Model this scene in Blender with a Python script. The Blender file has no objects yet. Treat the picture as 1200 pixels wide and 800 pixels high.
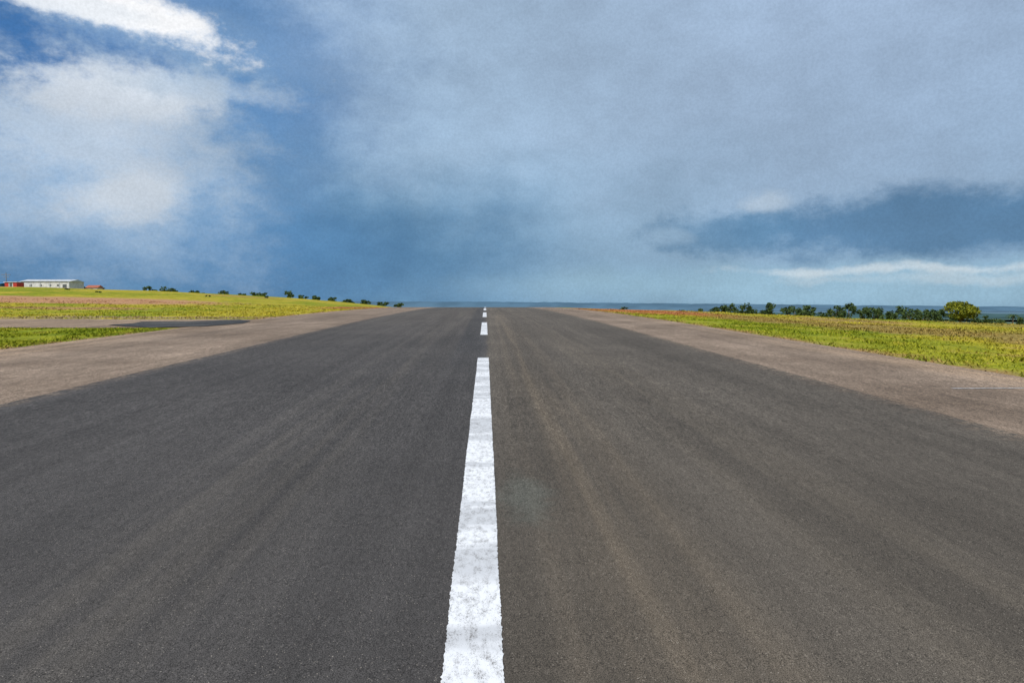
import bpy, math, random
import numpy as np
from mathutils import noise, Vector, Euler

random.seed(4); rng = np.random.default_rng(4)
scene = bpy.context.scene
scene.view_settings.view_transform = 'Standard'
scene.view_settings.look = 'None'
scene.view_settings.exposure = 0

def s2l(r, g, b):
    f = lambda c: (c/12.92 if c <= 0.04045 else ((c+0.055)/1.055)**2.4)
    return (f(r/255), f(g/255), f(b/255), 1.0)

def sstep(a, b, t):
    t = min(1, max(0, (t-a)/(b-a))); return t*t*(3-2*t)

# ------------------------------------------------------------------ terrain
A = 0.000128
def P(y):
    if y < 25: return max(-8.0, 0.025*y)
    if y < 200: return 0.025*y - A*(y-25)**2
    return max(-12.0, 0.025*200 - A*175**2 - 0.0198*(y-200))

def H(x, y):
    z = P(y)
    if x < -20:
        z += 6.4*(1-math.exp((x+20)/52.0))*sstep(48, 185, y)
    if x > 12:
        z -= 0.040*min(x-12, 220)*sstep(8, 80, y)
    ax = abs(x)
    w = sstep(18, 45, ax) if x < 0 else sstep(12, 26, ax)
    if w > 0 and ax < 900 and -300 < y < 900:
        z += w*(0.30*noise.noise(Vector((x*0.06, y*0.06, 1.3))) + 0.14*noise.noise(Vector((x*0.23, y*0.23, 5))))
    return z

ys = [-15000, -6000, -2500, -1200, -700, -450, -320, -200, -120, -70, -40, -20, -10] + \
     [float(v) for v in range(-4, 300, 2)] + \
     [305, 312, 320, 330, 345, 360, 380, 400, 430, 470, 520, 580, 650, 740, 850, 1000, 1300, 1800, 2600, 4000, 6500, 10000, 16000]
base = [12, 14, 16, 18, 20, 22, 24, 26, 28, 31, 34, 37, 40, 44, 48, 52, 57, 62, 68, 75, 82, 90, 100, 112, 126, 142, 160, 180, 205, 232, 260,
        300, 360, 440, 560, 750, 1000, 1500, 2500, 4500, 8000, 16000]
xr = base
xl = [-v for v in reversed(base) if v > 15]
xs = xl + [-15.0] + xr

def grid_mesh(name, xs, ys, dz, mat, keep=None, zf=H):
    verts = [(x, y, zf(x, y)+dz) for y in ys for x in xs]
    n = len(xs); faces = []
    for j in range(len(ys)-1):
        for i in range(n-1):
            faces.append((j*n+i, j*n+i+1, (j+1)*n+i+1, (j+1)*n+i))
    me = bpy.data.meshes.new(name); me.from_pydata(verts, [], faces); me.update()
    for p in me.polygons: p.use_smooth = True
    me.materials.append(mat)
    ob = bpy.data.objects.new(name, me); scene.collection.objects.link(ob)
    return ob

# ------------------------------------------------------------------ node helpers
class NT:
    def __init__(s, nt): s.nt = nt; s.L = nt.links
    def n(s, t, **kw):
        nd = s.nt.nodes.new(t)
        for k, v in kw.items(): setattr(nd, k, v)
        return nd
    def put(s, sock, v):
        if v is None: return
        if isinstance(v, bpy.types.NodeSocket): s.L.new(v, sock)
        else: sock.default_value = v
    def m(s, op, a, b=None, c=None, clamp=False):
        nd = s.n('ShaderNodeMath', operation=op); nd.use_clamp = clamp
        s.put(nd.inputs[0], a); s.put(nd.inputs[1], b); s.put(nd.inputs[2], c)
        return nd.outputs[0]
    def v(s, op, a, b=None, out=0):
        nd = s.n('ShaderNodeVectorMath', operation=op)
        s.put(nd.inputs[0], a); s.put(nd.inputs[1], b)
        return nd.outputs[out]
    def mix(s, f, a, b, mode='MIX'):
        nd = s.n('ShaderNodeMix', data_type='RGBA', blend_type=mode)
        s.put(nd.inputs[0], f); s.put(nd.inputs[6], a); s.put(nd.inputs[7], b)
        return nd.outputs[2]
    def noise(s, vec, scale, detail=3, rough=0.5, col=False):
        nd = s.n('ShaderNodeTexNoise'); s.put(nd.inputs['Vector'], vec)
        nd.inputs['Scale'].default_value = scale; nd.inputs['Detail'].default_value = detail
        nd.inputs['Roughness'].default_value = rough
        return nd.outputs['Color' if col else 'Fac']
    def mr(s, v, a, b, c=0.0, d=1.0, smooth=True):
        nd = s.n('ShaderNodeMapRange'); nd.interpolation_type = 'SMOOTHSTEP' if smooth else 'LINEAR'
        s.put(nd.inputs[0], v)
        for i, q in zip((1, 2, 3, 4), (a, b, c, d)): nd.inputs[i].default_value = q
        return nd.outputs[0]

def new_mat(name, rough=0.9, spec=0.2):
    m = bpy.data.materials.new(name); m.use_nodes = True
    b = m.node_tree.nodes['Principled BSDF']
    b.inputs['Roughness'].default_value = rough
    b.inputs['Specular IOR Level'].default_value = spec
    return m, NT(m.node_tree), b

def scaled(t, vec, sx, sy, sz=1.0):
    return t.v('MULTIPLY', vec, (sx, sy, sz))

def simple(name, col, rough=0.7, var=0.12, sc=1.5, spec=0.3):
    m, t, b = new_mat(name, rough, spec)
    pos = t.n('ShaderNodeNewGeometry').outputs['Position']
    f = t.noise(pos, sc, 3, 0.6)
    c = tuple(v*(1-2.2*var) for v in col[:3])+(1,)
    t.L.new(t.mix(t.mr(f, .35, .65), c, col), b.inputs['Base Color'])
    return m

# ------------------------------------------------------------------ asphalt
def asphalt(name, kind):
    m, t, b = new_mat(name, 0.9, 0.15)
    pos = t.n('ShaderNodeNewGeometry').outputs['Position']
    sep = t.n('ShaderNodeSeparateXYZ'); t.L.new(pos, sep.inputs[0])
    X, Y = sep.outputs[0], sep.outputs[1]
    st1 = t.noise(scaled(t, pos, 0.9, 0.03), 1.0, 3, 0.55)
    st2 = t.noise(scaled(t, pos, 4.0, 0.08), 1.0, 2, 0.55)
    blot = t.noise(pos, 0.35, 4, 0.65)
    sho_c = t.mix(t.mr(blot, 0.3, 0.7), (0.150, 0.110, 0.080, 1), (0.205, 0.154, 0.115, 1))
    if kind == 'runway':
        xw = t.m('ADD', X, t.m('MULTIPLY', t.m('SUBTRACT', blot, 0.5), 0.25))
        side = t.mr(xw, -0.02, 0.12)
        dark = (0.053, 0.049, 0.047, 1); brown = (0.076, 0.065, 0.053, 1)
        col = t.mix(side, dark, brown)
        dust = t.mr(t.m('ABSOLUTE', t.m('SUBTRACT', X, 0.95)), 0.9, 0.0)
        dust = t.m('MULTIPLY', dust, t.mr(st2, 0.3, 0.7, 0.05, 0.55))
        col = t.mix(dust, col, (0.125, 0.097, 0.067, 1))
        dust = t.mr(t.m('ABSOLUTE', t.m('SUBTRACT', X, 2.6)), 0.9, 0.0)
        col = t.mix(t.m('MULTIPLY', dust, t.mr(st2, 0.35, 0.7, 0.0, 0.3)), col, (0.115, 0.094, 0.069, 1))
        dustl = t.mr(t.m('ABSOLUTE', t.m('ADD', X, 2.0)), 1.2, 0.0)
        col = t.mix(t.m('MULTIPLY', dustl, t.mr(st2, 0.35, 0.7, 0.0, 0.35)), col, (0.088, 0.077, 0.064, 1))
        col = t.mix(t.mr(t.m('ADD', Y, t.m('MULTIPLY', blot, 14)), 14, 60, 0, 0.4), col, (0.115, 0.097, 0.079, 1))
        dk = t.m('MULTIPLY', t.mr(t.m('ABSOLUTE', t.m('ADD', X, 0.45)), 0.55, 0.3), t.mr(Y, 10, 24))
        col = t.mix(t.m('MULTIPLY', dk, 0.5), col, (0.036, 0.036, 0.038, 1))
        l = t.v('LENGTH', t.v('MULTIPLY', t.v('SUBTRACT', pos, (0.33, 5.55, 0)), (1/0.24, 1/0.75, 0)), out=1)
        l = t.m('ADD', l, t.m('MULTIPLY', t.m('SUBTRACT', t.noise(pos, 4, 3, 0.6), 0.5), 1.4))
        col = t.mix(t.mr(l, 1.3, 0.3, 0, 0.45), col, (0.10, 0.11, 0.095, 1))
        eg = t.m('MAXIMUM', t.mr(X, 5.7, 6.4), t.mr(X, -6.7, -7.3))
        eg = t.m('MULTIPLY', eg, t.mr(t.noise(pos, 5, 4, 0.75), 0.42, 0.6))
        col = t.mix(t.m('MULTIPLY', eg, 0.8), col, sho_c)
    else:
        col = sho_c
        out_ = t.m('MAXIMUM', t.mr(X, 8.4, 10.6), t.mr(X, -11.0, -13.9))
        col = t.mix(t.m('MULTIPLY', out_, t.mr(st2, 0.35, 0.65, 0.15, 0.75)), col, (0.26, 0.18, 0.115, 1))
    if kind == 'patch':
        col = t.mix(t.mr(blot, 0.3, 0.7), (0.035, 0.036, 0.038, 1), (0.06, 0.057, 0.053, 1))
    k1 = t.mr(st1, 0.3, 0.7, 0.87, 1.13); k2 = t.mr(st2, 0.3, 0.7, 0.91, 1.09)
    k3 = t.mr(blot, 0.3, 0.7, 0.9, 1.1)
    g1 = t.mr(t.noise(pos, 170, 2, 0.85), 0.3, 0.7, -0.1, 2.25, False)
    farf = t.mr(Y, 3, 12)
    g2n = t.m('SUBTRACT', t.noise(scaled(t, pos, 1, 0.35), 50, 2, 0.85), 0.5)
    g3n = t.m('SUBTRACT', t.noise(scaled(t, pos, 1, 0.18), 20, 3, 0.85), 0.5)
    g2 = t.m('ADD', 1.0, t.m('MULTIPLY', g2n, t.m('ADD', 1.0, t.m('MULTIPLY', farf, 2.6))))
    g3 = t.m('ADD', 1.0, t.m('MULTIPLY', g3n, t.m('ADD', 0.15, t.m('MULTIPLY', farf, 2.0))))
    k = t.m('MULTIPLY', t.m('MULTIPLY', k3, t.m('MULTIPLY', k1, k2)), t.m('MULTIPLY', g1, t.m('MULTIPLY', g2, g3)))
    k = t.m('MAXIMUM', k, 0.12)
    kc = t.n('ShaderNodeCombineXYZ')
    for i in range(3): t.L.new(k, kc.inputs[i])
    col = t.mix(1.0, col, kc.outputs[0], 'MULTIPLY')
    vo = t.n('ShaderNodeTexVoronoi'); t.L.new(pos, vo.inputs['Vector']); vo.inputs['Scale'].default_value = 75
    stone = t.m('MULTIPLY', t.m('LESS_THAN', vo.outputs['Distance'], 0.2),
                t.m('GREATER_THAN', t.noise(pos, 47, 1), 0.60))
    col = t.mix(t.m('MULTIPLY', stone, 0.7), col, (0.36, 0.32, 0.27, 1))
    t.L.new(col, b.inputs['Base Color'])
    return m

m_run = asphalt('runway_asphalt', 'runway')
m_sho = asphalt('shoulder_asphalt', 'shoulder')
m_patch = asphalt('patch_asphalt', 'patch')

# paint
def paint(name, hole):
    m_, t, b = new_mat(name, 0.8, 0.2)
    pos = t.n('ShaderNodeNewGeometry').outputs['Position']
    wear = t.noise(scaled(t, pos, 1, 0.5), 22, 4, 0.75)
    fine = t.noise(pos, 170, 2, 0.8)
    lay = t.noise(scaled(t, pos, 0.3, 1), 1.7, 3, 0.6)
    c = t.mix(t.mr(lay, 0.44, 0.56), (0.50, 0.51, 0.53, 1), (0.70, 0.71, 0.73, 1))
    c = t.mix(t.mr(wear, 0.3, 0.6, 0.45, 0), c, (0.36, 0.36, 0.37, 1))
    f = t.m('ADD', fine, t.m('MULTIPLY', wear, 0.7))
    c = t.mix(t.mr(f, 0.67+hole, 0.79+hole, 0.8, 0), c, (0.10, 0.09, 0.08, 1))
    t.L.new(c, b.inputs['Base Color']); return m_
m_paint = paint('worn_white_paint', 0.0)
m_paint2 = paint('faded_white_paint', 0.12)

# ------------------------------------------------------------------ grass ground
def ground_mat(name, blades=False):
    m, t, b = new_mat(name, 0.95, 0.05)
    pos = t.n('ShaderNodeNewGeometry').outputs['Position']
    wob = t.noise(pos, 0.16, 3, 0.6)
    big = t.noise(scaled(t, pos, 1, 0.6), 0.07, 4, 0.65)
    med = t.noise(pos, 0.7, 4, 0.7)
    sm = t.noise(pos, 6, 3, 0.8)
    sep = t.n('ShaderNodeSeparateXYZ'); t.L.new(pos, sep.inputs[0])
    X, Y = sep.outputs[0], sep.outputs[1]
    xw = t.m('ADD', X, t.m('MULTIPLY', t.m('SUBTRACT', wob, 0.5), 9))
    green = t.mix(t.mr(med, 0.35, 0.65), (0.130, 0.175, 0.012, 1), (0.275, 0.29, 0.020, 1))
    yell = t.mix(t.mr(med, 0.35, 0.65), (0.27, 0.24, 0.020, 1), (0.44, 0.36, 0.045, 1))
    col = t.mix(t.mr(big, 0.39, 0.57), green, yell)
    lv = t.m('MULTIPLY', t.mr(X, -12, -14), t.mr(Y, 34, 28))
    col = t.mix(t.m('MULTIPLY', lv, 0.75), col, green)
    dry = t.mix(t.mr(sm, 0.35, 0.65), (0.18, 0.115, 0.035, 1), (0.33, 0.23, 0.075, 1))
    band = t.m('MULTIPLY', t.mr(xw, 15.5, 17.5), t.mr(xw, 25, 21.0))
    col = t.mix(t.m('MULTIPLY', band, 0.85), col, dry)
    band = t.m('MULTIPLY', t.mr(xw, 34, 37), t.mr(xw, 52, 44))
    col = t.mix(t.m('MULTIPLY', band, 0.55), col, dry)
    near = t.m('MULTIPLY', t.mr(xw, 15.5, 13.5), t.m('GREATER_THAN', X, 0))
    col = t.mix(t.m('MULTIPLY', near, 0.7), col, green)
    rim = t.m('MAXIMUM', t.mr(t.m('ABSOLUTE', t.m('SUBTRACT', X, 10.6)), 0.9, 0.0), t.mr(t.m('ABSOLUTE', t.m('ADD', X, 13.9)), 0.9, 0.0))
    col = t.mix(t.m('MULTIPLY', rim, t.mr(med, 0.42, 0.55)), col, (0.30, 0.19, 0.09, 1))
    def ell(cx, cy, rx, ry, colr, k=0.9):
        nonlocal col
        d = t.v('MULTIPLY', t.v('SUBTRACT', pos, (cx, cy, 0)), (1/rx, 1/ry, 0))
        l = t.v('LENGTH', d, out=1)
        l = t.m('ADD', l, t.m('MULTIPLY', t.m('SUBTRACT', med, 0.5), 1.8))
        col = t.mix(t.mr(l, 1.12, 0.8, 0, k), col, colr)
    ell(-64, 100, 27, 13, (0.42, 0.23, 0.13, 1), 0.95)
    ell(-46, 70, 12, 4, (0.34, 0.19, 0.10, 1), 0.7)
    ell(-110, 165, 24, 12, (0.42, 0.24, 0.14, 1), 0.6)
    ell(-50, 150, 16, 9, (0.36, 0.18, 0.09, 1), 0.5)
    ell(-17, 105, 5, 26, (0.40, 0.17, 0.08, 1), 0.9)
    ell(16, 76, 6, 24, (0.40, 0.16, 0.07, 1), 0.85)
    ell(34, 92, 10, 16, (0.36, 0.17, 0.08, 1), 0.75)
    ell(60, 80, 12, 5, (0.34, 0.18, 0.09, 1), 0.6)
    ell(28, 52, 4, 6, (0.34, 0.2, 0.09, 1), 0.6)
    ell(-40, 45, 34, 2.4, (0.30, 0.22, 0.13, 1), 0.8)
    soil = t.m('MULTIPLY', t.mr(med, 0.56, 0.66), 0.55)
    col = t.mix(soil, col, (0.24, 0.15, 0.06, 1))
    k = t.mr(sm, 0.3, 0.7, 0.72 if blades else 0.45, 1.2 if blades else 1.35, False)
    kc = t.n('ShaderNodeCombineXYZ')
    for i in range(3): t.L.new(k, kc.inputs[i])
    col = t.mix(1.0, col, kc.outputs[0], 'MULTIPLY')
    if not blades:
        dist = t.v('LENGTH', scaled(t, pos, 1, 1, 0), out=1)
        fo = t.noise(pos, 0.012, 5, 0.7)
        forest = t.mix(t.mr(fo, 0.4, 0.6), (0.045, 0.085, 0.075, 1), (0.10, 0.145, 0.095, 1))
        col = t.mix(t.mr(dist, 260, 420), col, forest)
        col = t.mix(t.mr(dist, 900, 5000), col, (0.10, 0.17, 0.23, 1))  # aerial haze painted into the ground colour, bluer with distance
    t.L.new(col, b.inputs['Base Color'])
    if not blades:
        bp = t.n('ShaderNodeBump'); bp.inputs['Strength'].default_value = 0.6; bp.inputs['Distance'].default_value = 0.06
        t.L.new(sm, bp.inputs['Height']); t.L.new(bp.outputs[0], b.inputs['Normal'])
    return m

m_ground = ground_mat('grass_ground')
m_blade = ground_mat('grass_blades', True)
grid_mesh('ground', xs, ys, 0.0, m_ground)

ysr = [y for y in ys if -70 <= y <= 430]
XL, XR = -13.9, 10.6
grid_mesh('runway_shoulder', [XL, -7.0, 6.1, XR], ysr, 0.016, m_sho)
grid_mesh('runway', [-7.17, -0.06, 6.27], ysr, 0.022, m_run)
xt = [x for x in xs if -232 <= x <= -15]
grid_mesh('taxiway', xt+[-13.95], [y for y in ys if 32 <= y <= 42], 0.012, m_sho)

def flat_poly(name, pts, dz, mat):
    me = bpy.data.meshes.new(name)
    me.from_pydata([(x, y, P(y)+dz) for x, y in pts], [], [tuple(range(len(pts)))]); me.update()
    me.materials.append(mat); ob = bpy.data.objects.new(name, me); scene.collection.objects.link(ob)
    return ob
flat_poly('asphalt_patch', [(-15.2, 31.6), (-13.2, 33), (-12.6, 36), (-13.2, 39), (-14.4, 40.6), (-15.5, 39.6), (-16.3, 38.6), (-18.8, 38.2), (-18.2, 36), (-18.6, 34.4), (-17.0, 33)], 0.040, m_patch)

# ------------------------------------------------------------------ painted markings
def stripe(name, xc, w, y0, y1, par, jag=0.005, dz=0.027):
    n = max(4, int((y1-y0)/(0.015 if y0 < 10 else 0.08)))
    vs = []
    for i in range(n+1):
        y = y0+(y1-y0)*i/n
        def e(s):
            f = lambda a_, o: noise.noise(Vector((s, y*a_, o)))
            return jag*(1.0*f(9, 0)*max(0, f(1.3, 3)*3) + 1.3*f(31, 2) + 1.6*f(75, 4) + 1.6*f(1.1, 8))
        k0 = math.floor(y/2)*2; f = (y-k0)/2; z = P(k0)*(1-f)+P(k0+2)*f+dz
        vs += [(xc-w/2+e(1.7), y, z), (xc+w/2+e(9.1), y, z)]
    fs = [(2*i, 2*i+1, 2*i+3, 2*i+2) for i in range(n)]
    me = bpy.data.meshes.new(name); me.from_pydata(vs, [], fs); me.materials.append(m_paint)
    ob = bpy.data.objects.new(name, me); scene.collection.objects.link(ob); ob.parent = par
    return ob
cl = bpy.data.objects.new('runway_centreline', None); scene.collection.objects.link(cl)
for i, (a, b_) in enumerate([(-8, 17.2), (26.2, 37.0), (45.5, 58), (68, 82), (92, 106), (116, 130)]):
    stripe('stripe_%d' % (i+1), -0.06, 0.275, a, b_, cl)
ln = bpy.data.objects.new('shoulder_marking', None); scene.collection.objects.link(ln)
me = bpy.data.meshes.new('line')
vs = []
for i in range(40):
    x = 8.1+2.4*i/39; y = 11.5+0.02*noise.noise(Vector((x*3, 0, 0)))
    vs += [(x, y-0.03, P(y-0.03)+0.024), (x, y+0.03, P(y+0.03)+0.024)]
me.from_pydata(vs, [], [(2*i, 2*i+2, 2*i+3, 2*i+1) for i in range(39)]); me.materials.append(m_paint2)
o = bpy.data.objects.new('line', me); scene.collection.objects.link(o); o.parent = ln

# ------------------------------------------------------------------ grass blades
def blades(name, n, sampler, hmin, hmax):
    V = np.zeros((n*3, 3), np.float32)
    for i in range(n):
        x, y = sampler()
        z = H(x, y)
        d = math.hypot(x, y)
        h = random.uniform(hmin, hmax)*(0.5+1.6*abs(noise.noise(Vector((x*0.5, y*0.5, 2)))))
        w = 0.010+0.0009*d
        a = random.uniform(0, math.pi*2); ca, sa = math.cos(a)*w, math.sin(a)*w
        lx, ly = random.gauss(0, 0.8)*h, random.gauss(0, 0.8)*h
        V[3*i] = (x-ca, y-sa, z-0.01); V[3*i+1] = (x+ca, y+sa, z-0.01); V[3*i+2] = (x+lx, y+ly, z+h)
    me = bpy.data.meshes.new(name); me.vertices.add(n*3); me.vertices.foreach_set('co', V.ravel())
    me.loops.add(n*3); me.loops.foreach_set('vertex_index', np.arange(n*3, dtype=np.int32))
    me.polygons.add(n); me.polygons.foreach_set('loop_start', np.arange(0, n*3, 3, dtype=np.int32))
    me.polygons.foreach_set('loop_total', np.full(n, 3, np.int32)); me.update(calc_edges=True); me.validate()
    me.materials.append(m_blade)
    ob = bpy.data.objects.new(name, me); scene.collection.objects.link(ob)
def edgew(y, s): return 0.6*noise.noise(Vector((s, y*0.35, 0)))+0.35*noise.noise(Vector((s, y*1.5, 0)))
def clump(x, y): return noise.noise(Vector((x*0.45, y*0.3, 9)))+0.5*noise.noise(Vector((x*1.3, y*1.0, 2))) > random.uniform(-0.45, 0.25)
def sL():
    while True:
        y = random.uniform(8, 31.6); x = XL+0.05-abs(random.gauss(0, 1))*12
        if x > -45 and x < XL+0.12+edgew(y, 1)-0.9*max(0, (y-29.8)/1.8)**2 and clump(x, y): return x, y
def sR():
    while True:
        y = 7+random.random()**1.5*75; x = XR-0.05+abs(random.gauss(0, 1))*(4+y*0.22)
        if x > XR-0.10+edgew(y, 3) and clump(x, y): return x, y
def sL2():
    while True:
        y = 42.6+random.random()**1.5*60; x = XL+0.1-random.random()**1.3*75
        if x < XL+0.1+edgew(y, 5) and y > 42.5+edgew(x, 7) and clump(x, y): return x, y
blades('grass', 45000, sL, 0.03, 0.10)
blades('grass', 50000, sR, 0.03, 0.10)
blades('grass', 30000, sL2, 0.04, 0.12)

# ------------------------------------------------------------------ trees
def leaf_mat(name, dark, light):
    m, t, b = new_mat(name, 0.8, 0.15)
    pos = t.n('ShaderNodeNewGeometry').outputs['Position']
    f = t.noise(pos, 1.1, 2, 0.7); g = t.noise(pos, 7, 1, 0.7)
    c = t.mix(t.mr(t.m('ADD', t.m('MULTIPLY', f, 0.6), t.m('MULTIPLY', g, 0.4)), 0.38, 0.62), dark, light)
    t.L.new(c, b.inputs['Base Color']); return m
m_leafY = leaf_mat('leaves_yellow_green', (0.045, 0.075, 0.010, 1), (0.25, 0.25, 0.020, 1))
m_leafD = leaf_mat('leaves_dark_green', (0.020, 0.045, 0.018, 1), (0.075, 0.11, 0.03, 1))
m_bark = simple('bark', (0.12, 0.09, 0.06, 1), 0.9)

def tube(vs, fs, mi, p0, p1, r0, r1, k=7):
    p0 = Vector(p0); p1 = Vector(p1); d = (p1-p0).normalized()
    a = d.orthogonal().normalized(); b_ = d.cross(a); s = len(vs)
    for p, r in ((p0, r0), (p1, r1)):
        for i in range(k):
            q = 2*math.pi*i/k; vs.append(tuple(p+a*math.cos(q)*r+b_*math.sin(q)*r))
    for i in range(k): fs.append((s+i, s+(i+1) % k, s+k+(i+1) % k, s+k+i)); mi.append(0)

def tree_geo(vs, fs, mi, x, y, h, w, leaves, leafsize, trunk=0.28, clumps=14, rs=0.30):
    z = H(x, y)-0.1; r0 = h*0.035
    ct = Vector((x, y, z+h*trunk))
    tube(vs, fs, mi, (x, y, z), ct, r0*1.4, r0)
    cz = z+h*(trunk*0.55+1)/2; rz = (z+h-cz)
    cl = []
    for i in range(clumps):
        u = random.uniform(0, 2*math.pi); v = random.uniform(-0.75, 1); rr = random.uniform(0.45, 0.82)
        c = Vector((x+math.cos(u)*w/2*rr*math.sqrt(max(0.05, 1-v*v*0.8)), y+math.sin(u)*w/2*rr*math.sqrt(max(0.05, 1-v*v*0.8)), cz+v*rz*0.72))
        cl.append((c, random.uniform(0.75, 1.25)*rs))
        if i % 2 == 0: tube(vs, fs, mi, ct-Vector((0, 0, h*0.05)), ct.lerp(c, 0.9), r0*0.6, r0*0.15, 5)
    for i in range(leaves):
        c, q = random.choice(cl)
        d = Vector((random.gauss(0, 1), random.gauss(0, 1), random.gauss(0, 1))).normalized()*random.uniform(0.45, 1.05)*q
        p = c+Vector((d.x*w*0.62, d.y*w*0.62, d.z*h*0.55))
        if p.z < z+0.1: p.z = z+0.1
        s = leafsize*random.uniform(0.5, 1.3)
        a = Vector((random.gauss(0, 1), random.gauss(0, 1), random.gauss(0, 1)+0.0)).normalized()
        b_ = a.orthogonal().normalized(); cc = a.cross(b_)
        k = len(vs)
        vs += [tuple(p+b_*s), tuple(p+cc*s*0.6), tuple(p-b_*s), tuple(p-cc*s*0.6)]
        fs.append((k, k+1, k+2, k+3)); mi.append(1)

def tree_obj(name, items, lm):
    vs, fs, mi = [], [], []
    for it in items: tree_geo(vs, fs, mi, **it)
    me = bpy.data.meshes.new(name); me.from_pydata(vs, [], fs)
    me.materials.append(m_bark); me.materials.append(lm)
    me.polygons.foreach_set('material_index', mi); me.update()
    ob = bpy.data.objects.new(name, me); scene.collection.objects.link(ob); return ob

tree_obj('broadleaf_tree', [dict(x=107.0, y=150, h=5.3, w=8.0, leaves=4200, leafsize=0.24, trunk=0.20, clumps=26, rs=0.24)], m_leafY)
vs, fs, mi = [], [], []
tx, ty = 125.5, 158; tz = H(tx, ty)
tube(vs, fs, mi, (tx, ty, tz-0.1), (tx+0.1, ty, tz+2.8), 0.17, 0.11)
for i in range(22):
    a = 2*math.pi*i/22+random.uniform(-.1, .1); up = random.uniform(0.1, 1.2); L = random.uniform(1.4, 1.9)
    pr = Vector((tx+0.1, ty, tz+2.8))
    for s in range(6):
        f = (s+1)/6
        nx = Vector((tx+0.1+math.cos(a)*L*f, ty+math.sin(a)*L*f, tz+2.8+up*f-1.3*f*f))
        wd = Vector((-math.sin(a), math.cos(a), -0.2))*0.22*(1-f*0.7)
        k = len(vs); vs += [tuple(pr-wd), tuple(pr+wd), tuple(nx+wd*0.8), tuple(nx-wd*0.8)]; fs.append((k, k+1, k+2, k+3)); mi.append(1)
        pr = nx
me = bpy.data.meshes.new('palm_tree'); me.from_pydata(vs, [], fs); me.materials.append(m_bark); me.materials.append(m_leafD)
me.polygons.foreach_set('material_index', mi)
scene.collection.objects.link(bpy.data.objects.new('palm_tree', me))

items = []
for (r, d, h, w) in [(.515, 165, 4.0, 4.5), (.535, 167, 5.0, 4.5), (.555, 170, 3.8, 4), (.575, 168, 4.6, 4.5), (.59, 172, 4.2, 5), (.605, 172, 4.6, 4.5), (.625, 168, 4.0, 5), (.645, 172, 4.4, 4.5), (.66, 166, 4.0, 5), (.67, 172, 4.0, 4),
                     (.685, 172, 3.2, 4), (.50, 180, 2.9, 6), (.475, 182, 4.2, 4), (.455, 182, 4.6, 4), (.44, 182, 3.3, 5), (.42, 186, 4.7, 3.5), (.395, 188, 3.1, 5), (.38, 186, 4.2, 4), (.355, 190, 4.4, 4), (.335, 195, 3.5, 4),
                     (.31, 200, 2.8, 5), (.29, 200, 2.2, 5), (.735, 172, 3.0, 5), (.755, 168, 2.8, 5), (.80, 174, 3.4, 5), (.83, 174, 4.0, 5), (.88, 174, 3.9, 5), (.94, 176, 4.3, 6),
                     (.25, 205, 1.8, 5), (.22, 210, 1.6, 5), (.19, 210, 1.4, 4), (.16, 210, 1.2, 4), (.408, 187, 3.0, 5), (.366, 190, 3.0, 5), (.47, 180, 3.0, 5), (.345, 192, 2.8, 5)]:
    items.append(dict(x=r*d*1.015, y=d, h=h, w=w, leaves=460, leafsize=0.3, trunk=0.12, clumps=9, rs=0.30))
tree_obj('distant_tree_row', items, m_leafD)
items = []
for (r, d, h, w) in [(-.60, 225, 3.0, 4), (-.575, 225, 2.2, 4), (-.485, 228, 3.4, 4), (-.465, 222, 2.9, 5), (-.45, 226, 2.5, 4), (-.42, 230, 2.2, 4), (-.41, 224, 2.0, 3.5), (-.375, 226, 2.4, 4), (-.33, 224, 2.5, 4),
                     (-.32, 226, 2.2, 4), (-.285, 222, 3.0, 4), (-.265, 226, 2.1, 4), (-.245, 226, 2.2, 3.5), (-.22, 226, 2.0, 4), (-.20, 228, 1.8, 4), (-.175, 228, 2.0, 4), (-.15, 228, 1.9, 4), (-.125, 228, 1.9, 4),
                     (-.55, 230, 2.8, 4), (-.35, 230, 1.8, 4), (-.66, 230, 3.8, 5), (-.70, 232, 4.0, 5), (-.63, 232, 3.6, 5), (-.745, 235, 3.5, 5), (-.80, 235, 3, 5)]:
    items.append(dict(x=r*d, y=d, h=h, w=w, leaves=420, leafsize=0.3, trunk=0.12, clumps=9, rs=0.30))
tree_obj('distant_tree_row', items, m_leafD)
items = []
for i in range(22):
    d = random.uniform(100, 165); r = random.uniform(0.2, 0.85)
    items.append(dict(x=r*d, y=d, h=random.uniform(0.3, 0.8), w=random.uniform(0.8, 2.0), leaves=90, leafsize=0.14, trunk=0.1, clumps=5, rs=0.3))
for i in range(7):
    d = random.uniform(130, 190); r = random.uniform(-.6, -.25)
    items.append(dict(x=r*d, y=d, h=random.uniform(0.3, 0.6), w=random.uniform(0.8, 1.8), leaves=90, leafsize=0.14, trunk=0.1, clumps=5, rs=0.3))
tree_obj('scrub_bushes', items, m_leafD)

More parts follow.
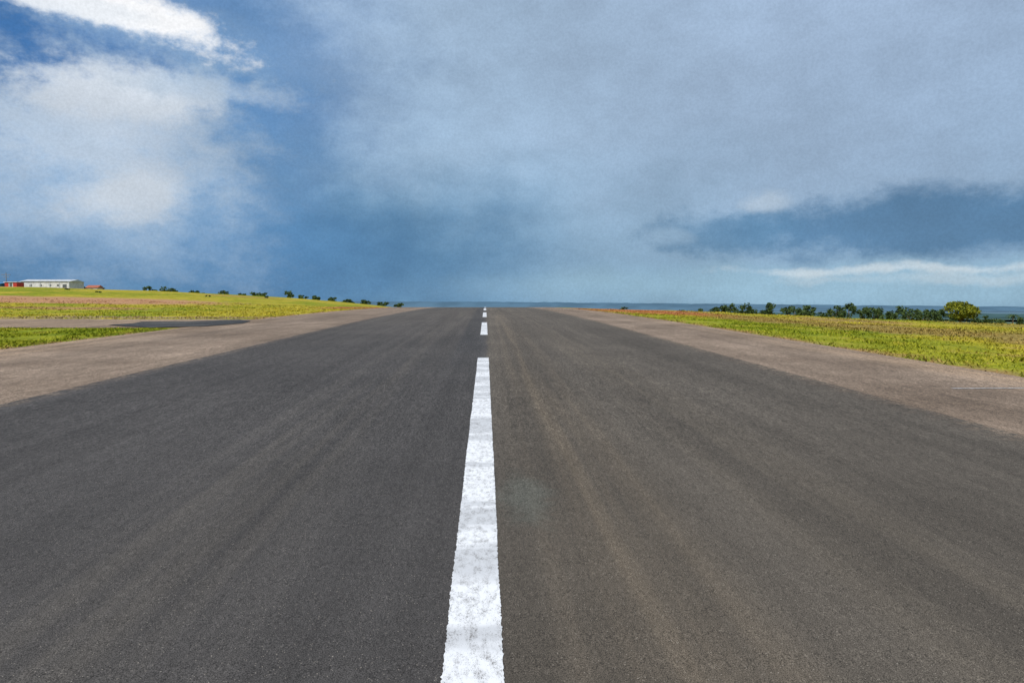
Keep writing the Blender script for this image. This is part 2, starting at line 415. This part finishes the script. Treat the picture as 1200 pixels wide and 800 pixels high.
# ------------------------------------------------------------------ distant hills
def ridge(name, d, prof, mat, a0=-75, a1=75, n=700, amp=2.0, sc=60, depth=300):
    vs = []
    for i in range(n+1):
        az = math.radians(a0+(a1-a0)*i/n)
        dx, dy = math.sin(az), math.cos(az)
        t_ = dx/dy
        h = prof(t_)+amp*(noise.noise(Vector((az*sc, d, 0)))+0.6*noise.noise(Vector((az*sc*4, d, 3))))
        vs += [(dx*(d-depth), dy*(d-depth), -16), (dx*d, dy*d, h), (dx*(d+depth), dy*(d+depth), -16)]
    fs = []
    for i in range(n):
        k = 3*i; fs += [(k, k+3, k+4, k+1), (k+1, k+4, k+5, k+2)]
    me = bpy.data.meshes.new(name); me.from_pydata(vs, [], fs)
    for p in me.polygons: p.use_smooth = True
    me.materials.append(mat); scene.collection.objects.link(bpy.data.objects.new(name, me))
m_hill = simple('hazy_hill', (0.085, 0.155, 0.22, 1), 1.0, 0.10, 0.004, 0.0)  # both ridge materials carry distance haze as a bluish base colour
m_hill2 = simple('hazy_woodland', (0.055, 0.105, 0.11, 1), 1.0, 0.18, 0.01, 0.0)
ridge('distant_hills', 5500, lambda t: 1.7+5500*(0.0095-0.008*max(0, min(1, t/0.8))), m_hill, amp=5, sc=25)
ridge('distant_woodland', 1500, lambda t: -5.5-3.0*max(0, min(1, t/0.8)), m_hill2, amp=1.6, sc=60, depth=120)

# ------------------------------------------------------------------ buildings
def box(name, cx, cy, cz, sx, sy, sz, mat, par, bev=0.0):
    me = bpy.data.meshes.new(name)
    v = [(cx+i*sx/2, cy+j*sy/2, cz+k*sz/2) for k in (-1, 1) for j in (-1, 1) for i in (-1, 1)]
    me.from_pydata(v, [], [(0, 2, 3, 1), (4, 5, 7, 6), (0, 1, 5, 4), (2, 6, 7, 3), (0, 4, 6, 2), (1, 3, 7, 5)])
    me.materials.append(mat); o = bpy.data.objects.new(name, me); scene.collection.objects.link(o); o.parent = par
    return o
def gable(name, cx, cy, z0, sx, sy, h, mat, par, ov=0.3):
    a, c = sx/2+ov, sy/2+ov
    v = [(cx-a, cy-c, z0), (cx+a, cy-c, z0), (cx+a, cy+c, z0), (cx-a, cy+c, z0), (cx-a, cy, z0+h), (cx+a, cy, z0+h)]
    me = bpy.data.meshes.new(name); me.from_pydata(v, [], [(0, 1, 5, 4), (2, 3, 4, 5), (0, 4, 3), (1, 2, 5), (0, 3, 2, 1)])
    me.materials.append(mat); o = bpy.data.objects.new(name, me); scene.collection.objects.link(o); o.parent = par
def empty(name):
    e = bpy.data.objects.new(name, None); scene.collection.objects.link(e); return e
m_white = simple('white_wall', (0.60, 0.60, 0.60, 1)); m_roof = simple('metal_roof', (0.50, 0.52, 0.55, 1), 0.5)
m_dark = simple('dark_opening', (0.10, 0.11, 0.12, 1)); m_blue = simple('blue_paint', (0.06, 0.25, 0.50, 1))
m_red = simple('red_paint', (0.45, 0.04, 0.03, 1)); m_redroof = simple('red_roof', (0.38, 0.12, 0.07, 1)); m_grey = simple('grey_metal', (0.2, 0.2, 0.21, 1))

bx, by = -125.0, 203.0
e = empty('white_warehouse'); z = H(bx, by)-0.2
box('walls', bx, by, z+1.5, 13.5, 7, 3.0, m_white, e); gable('roof', bx, by, z+3.0, 13.5, 7, 0.7, m_roof, e)
for i, q in enumerate((-4.0, -1.2, 1.4, 3.6)): box('window_%d' % i, bx+q, by-3.52, z+1.9, 0.6, 0.06, 0.5, m_dark, e)
box('door', bx+5.4, by-3.53, z+1.2, 1.1, 0.07, 2.0, m_dark, e)
for i in range(6): box('pilaster_%d' % i, bx-6.6+i*2.64, by-3.56, z+1.45, 0.18, 0.1, 2.9, m_roof, e)
# lower white annexe, its own lean-to roof line
bx2 = -135.6
e = empty('white_annexe'); z = H(bx2, 205)-0.2
box('walls', bx2, 205, z+1.2, 6.6, 6, 2.4, m_white, e); gable('roof', bx2, 205, z+2.4, 6.6, 6, 0.6, m_roof, e)
box('door', bx2+1.5, 201.97, z+1.0, 1.0, 0.06, 1.9, m_dark, e); box('window', bx2-1.4, 201.97, z+1.4, 0.9, 0.06, 0.6, m_dark, e)
e = empty('red_and_white_kiosk'); cx = -129.8; cy = 194; z = H(cx, cy)-0.15
box('left_wall', cx-1.1, cy, z+0.95, 1.0, 3, 1.9, m_red, e); box('front', cx, cy, z+0.95, 1.2, 2.9, 1.9, m_white, e); box('right_wall', cx+1.1, cy, z+0.95, 1.0, 3, 1.9, m_red, e)
box('roof', cx, cy, z+1.97, 3.6, 3.4, 0.14, m_roof, e); box('door', cx, cy-1.48, z+0.9, 0.7, 0.06, 1.7, m_dark, e)
e = empty('blue_shed'); cx = -135.2; cy = 194; z = H(cx, cy)-0.15
box('walls', cx, cy, z+0.75, 5.2, 3.5, 1.5, m_blue, e); gable('roof', cx, cy, z+1.5, 5.2, 3.5, 0.35, m_blue, e)
box('door', cx+1, cy-1.77, z+0.7, 0.9, 0.06, 1.35, m_dark, e); box('window', cx-1, cy-1.77, z+0.95, 0.8, 0.06, 0.5, m_white, e)
e = empty('red_roof_house'); cx = -120.5; cy = 216; z = H(cx, cy)-0.5
box('walls', cx, cy, z+1.1, 3.2, 3, 2.2, m_white, e); gable('roof', cx, cy, z+2.2, 3.2, 3, 0.8, m_redroof, e); box('door', cx, cy-1.52, z+1, .8, .06, 1.8, m_dark, e)
e = empty('utility_pole'); cx = -141.5; cy = 208; z = H(cx, cy)
vs, fs, mi = [], [], []
tube(vs, fs, mi, (cx, cy, z-0.2), (cx, cy, z+5.6), 0.13, 0.09, 8); tube(vs, fs, mi, (cx-1.3, cy, z+5.0), (cx+1.3, cy, z+5.0), 0.08, 0.08, 6); tube(vs, fs, mi, (cx-0.9, cy, z+4.3), (cx+0.9, cy, z+4.3), 0.07, 0.07, 6)
me = bpy.data.meshes.new('pole'); me.from_pydata(vs, [], fs); me.materials.append(m_grey); o = bpy.data.objects.new('pole', me); scene.collection.objects.link(o); o.parent = e

# ------------------------------------------------------------------ camera
cam = bpy.data.cameras.new('camera'); co = bpy.data.objects.new('camera', cam); scene.collection.objects.link(co)
cam.lens = 24; cam.sensor_width = 36; cam.clip_start = 0.05; cam.clip_end = 40000
co.location = (0, 0, 1.7)
co.rotation_euler = Euler((math.radians(90-2.79), 0, math.radians(-2.22)))
scene.camera = co
R = co.rotation_euler.to_matrix()
def direc(px, py):
    d = (R @ Vector(((px-600)/800, (400-py)/800, -1))).normalized()
    return math.atan2(d.x, d.y), math.asin(d.z)

# ------------------------------------------------------------------ world
SUN_EL, SUN_AZ = 48, 200
w = bpy.data.worlds.new('World'); scene.world = w; w.use_nodes = True
try:
    w.cycles.sampling_method = 'MANUAL'; w.cycles.sample_map_resolution = 256
except Exception: pass
w.node_tree.nodes.clear(); t = NT(w.node_tree)
out = t.n('ShaderNodeOutputWorld'); bg = t.n('ShaderNodeBackground'); t.L.new(bg.outputs[0], out.inputs[0])
sky = t.n('ShaderNodeTexSky'); sky.sky_type = 'NISHITA'; sky.sun_disc = False
sky.sun_elevation = math.radians(SUN_EL); sky.sun_rotation = math.radians(SUN_AZ)
bg.inputs['Strength'].default_value = 0.1
D = t.n('ShaderNodeTexCoord').outputs['Generated']
sep = t.n('ShaderNodeSeparateXYZ'); t.L.new(D, sep.inputs[0])
az = t.m('ARCTAN2', sep.outputs[0], sep.outputs[1]); el = t.m('ARCSINE', sep.outputs[2])
cmb = t.n('ShaderNodeCombineXYZ'); t.L.new(az, cmb.inputs[0]); t.L.new(el, cmb.inputs[1])
nz = t.noise(scaled(t, D, 1, 1, 1.6), 5.5, 5, 0.6, True)
off = t.v('MULTIPLY', t.v('SUBTRACT', nz, (0.5, 0.5, 0.5)), (0.22, 0.15, 0))
PW = t.v('ADD', cmb.outputs[0], off)
off2 = t.v('MULTIPLY', t.v('SUBTRACT', nz, (0.5, 0.5, 0.5)), (0.12, 0.05, 0))
PS = t.v('ADD', cmb.outputs[0], off2)
n_edge = t.noise(scaled(t, D, 1, 1, 1.6), 14, 7, 0.66)
n_big = t.noise(scaled(t, D, 1, 1, 2.2), 3.0, 4, 0.55)
c0, c1, c2 = s2l(116, 156, 185), s2l(140, 170, 198), s2l(157, 181, 209)
cloud = t.mix(t.mr(el, 0.0, 0.20), c0, c1)
cloud = t.mix(t.mr(el, 0.18, 0.42), cloud, c2)
def blob(px, py, rx, ry, rgb, k, soft=0.85, edge=0.3, rot=0, P_=None):
    global cloud
    a, e_ = direc(px, py); r = math.radians(rot)
    dv = t.v('SUBTRACT', P_ or PW, (a, e_, 0))
    s = 800.0
    u = t.v('DOT_PRODUCT', dv, (math.cos(r)*s/rx, math.sin(r)*s/rx, 0), out=1)
    v = t.v('DOT_PRODUCT', dv, (-math.sin(r)*s/ry, math.cos(r)*s/ry, 0), out=1)
    l = t.m('SQRT', t.m('ADD', t.m('MULTIPLY', u, u), t.m('MULTIPLY', v, v)))
    l = t.m('ADD', l, t.m('MULTIPLY', t.m('SUBTRACT', n_edge, 0.5), edge*2))
    mk = t.mr(l, 1+soft, max(0, 1-soft), 0, k)
    cloud = t.mix(mk, cloud, s2l(*rgb))
blob(640, 120, 230, 210, (166, 192, 217), 0.65)
blob(1010, 90, 340, 190, (160, 180, 206), 0.6)
blob(640, 300, 220, 90, (124, 160, 188), 0.5)
blob(420, 305, 170, 80, (84, 134, 174), 0.75)
blob(110, 305, 330, 55, (68, 116, 162), 0.9)
blob(40, 60, 270, 130, (54, 106, 164), 0.95, 0.6)
blob(285, 110, 70, 110, (98, 144, 192), 0.7)
blob(300, 235, 80, 60, (82, 130, 176), 0.6)
blob(128, 205, 135, 88, (146, 175, 205), 0.9, 0.6, 0.9)
blob(122, 155, 104, 66, (176, 195, 216), 0.8, 0.7, 1.2)
blob(122, 106, 74, 22, (222, 229, 237), 0.85, 0.6, 1.4, P_=PS)
blob(100, 145, 66, 34, (202, 213, 226), 0.6, 0.8, 1.5, P_=PS)
blob(155, 226, 46, 22, (205, 213, 222), 0.8, 0.8, 1.2, P_=PS)
blob(30, 150, 60, 14, (180, 198, 218), 0.7, 0.7, 1.6, rot=-12, P_=PS)
blob(240, 106, 70, 12, (186, 204, 223), 0.8, 0.7, 1.5, P_=PS)
blob(150, 20, 130, 26, (160, 188, 216), 0.75, 0.8, 1.2, rot=-9, P_=PS)
blob(155, 15, 112, 17, (250, 251, 253), 1.0, 0.5, 1.6, rot=-9, P_=PS)
blob(60, 2, 60, 10, (235, 240, 246), 0.9, 0.5, 1.6, P_=PS)
blob(1080, 334, 380, 24, (150, 186, 208), 0.85, 0.6, 0.3, P_=PS)
blob(1090, 262, 210, 30, (80, 122, 160), 0.9, 0.4, 0.8, P_=PS)
blob(860, 270, 70, 26, (92, 134, 170), 0.75, 0.5, 1.0, P_=PS)
blob(900, 232, 30, 10, (178, 196, 214), 0.8, 0.6, 1.4, P_=PS)
blob(1110, 312, 150, 4, (206, 218, 226), 0.75, 0.8, 2.0, P_=PS)
blob(1150, 322, 110, 5, (190, 208, 220), 0.6, 0.8, 2.0, P_=PS)
blob(780, 275, 20, 8, (150, 178, 203), 0.6, 0.7, 1.2, P_=PS)
fine = t.noise(D, 300, 1, 0.8)
k = t.m('MULTIPLY', t.mr(n_big, 0.3, 0.7, 0.92, 1.10), t.m('MULTIPLY', t.mr(n_edge, 0.3, 0.7, 0.94, 1.06), t.mr(fine, 0.3, 0.7, 0.95, 1.05, False)))
kc = t.n('ShaderNodeCombineXYZ')
for i in range(3): t.L.new(k, kc.inputs[i])
cloud = t.mix(1.0, cloud, kc.outputs[0], 'MULTIPLY')
cl10 = t.v('MULTIPLY', cloud, (10, 10, 10))
final = t.mix(0.96, sky.outputs[0], cl10)
t.L.new(final, bg.inputs['Color'])

# ------------------------------------------------------------------ sun
sl = bpy.data.lights.new('sun', 'SUN'); sl.energy = 4.4; sl.angle = math.radians(0.53); sl.color = (1.0, 0.94, 0.85)
so = bpy.data.objects.new('sun', sl); scene.collection.objects.link(so)
a = math.radians(SUN_AZ); e_ = math.radians(SUN_EL)
tosun = Vector((math.sin(a)*math.cos(e_), math.cos(a)*math.cos(e_), math.sin(e_)))
so.rotation_euler = tosun.to_track_quat('Z', 'Y').to_euler()
so.location = (0, 0, 50)
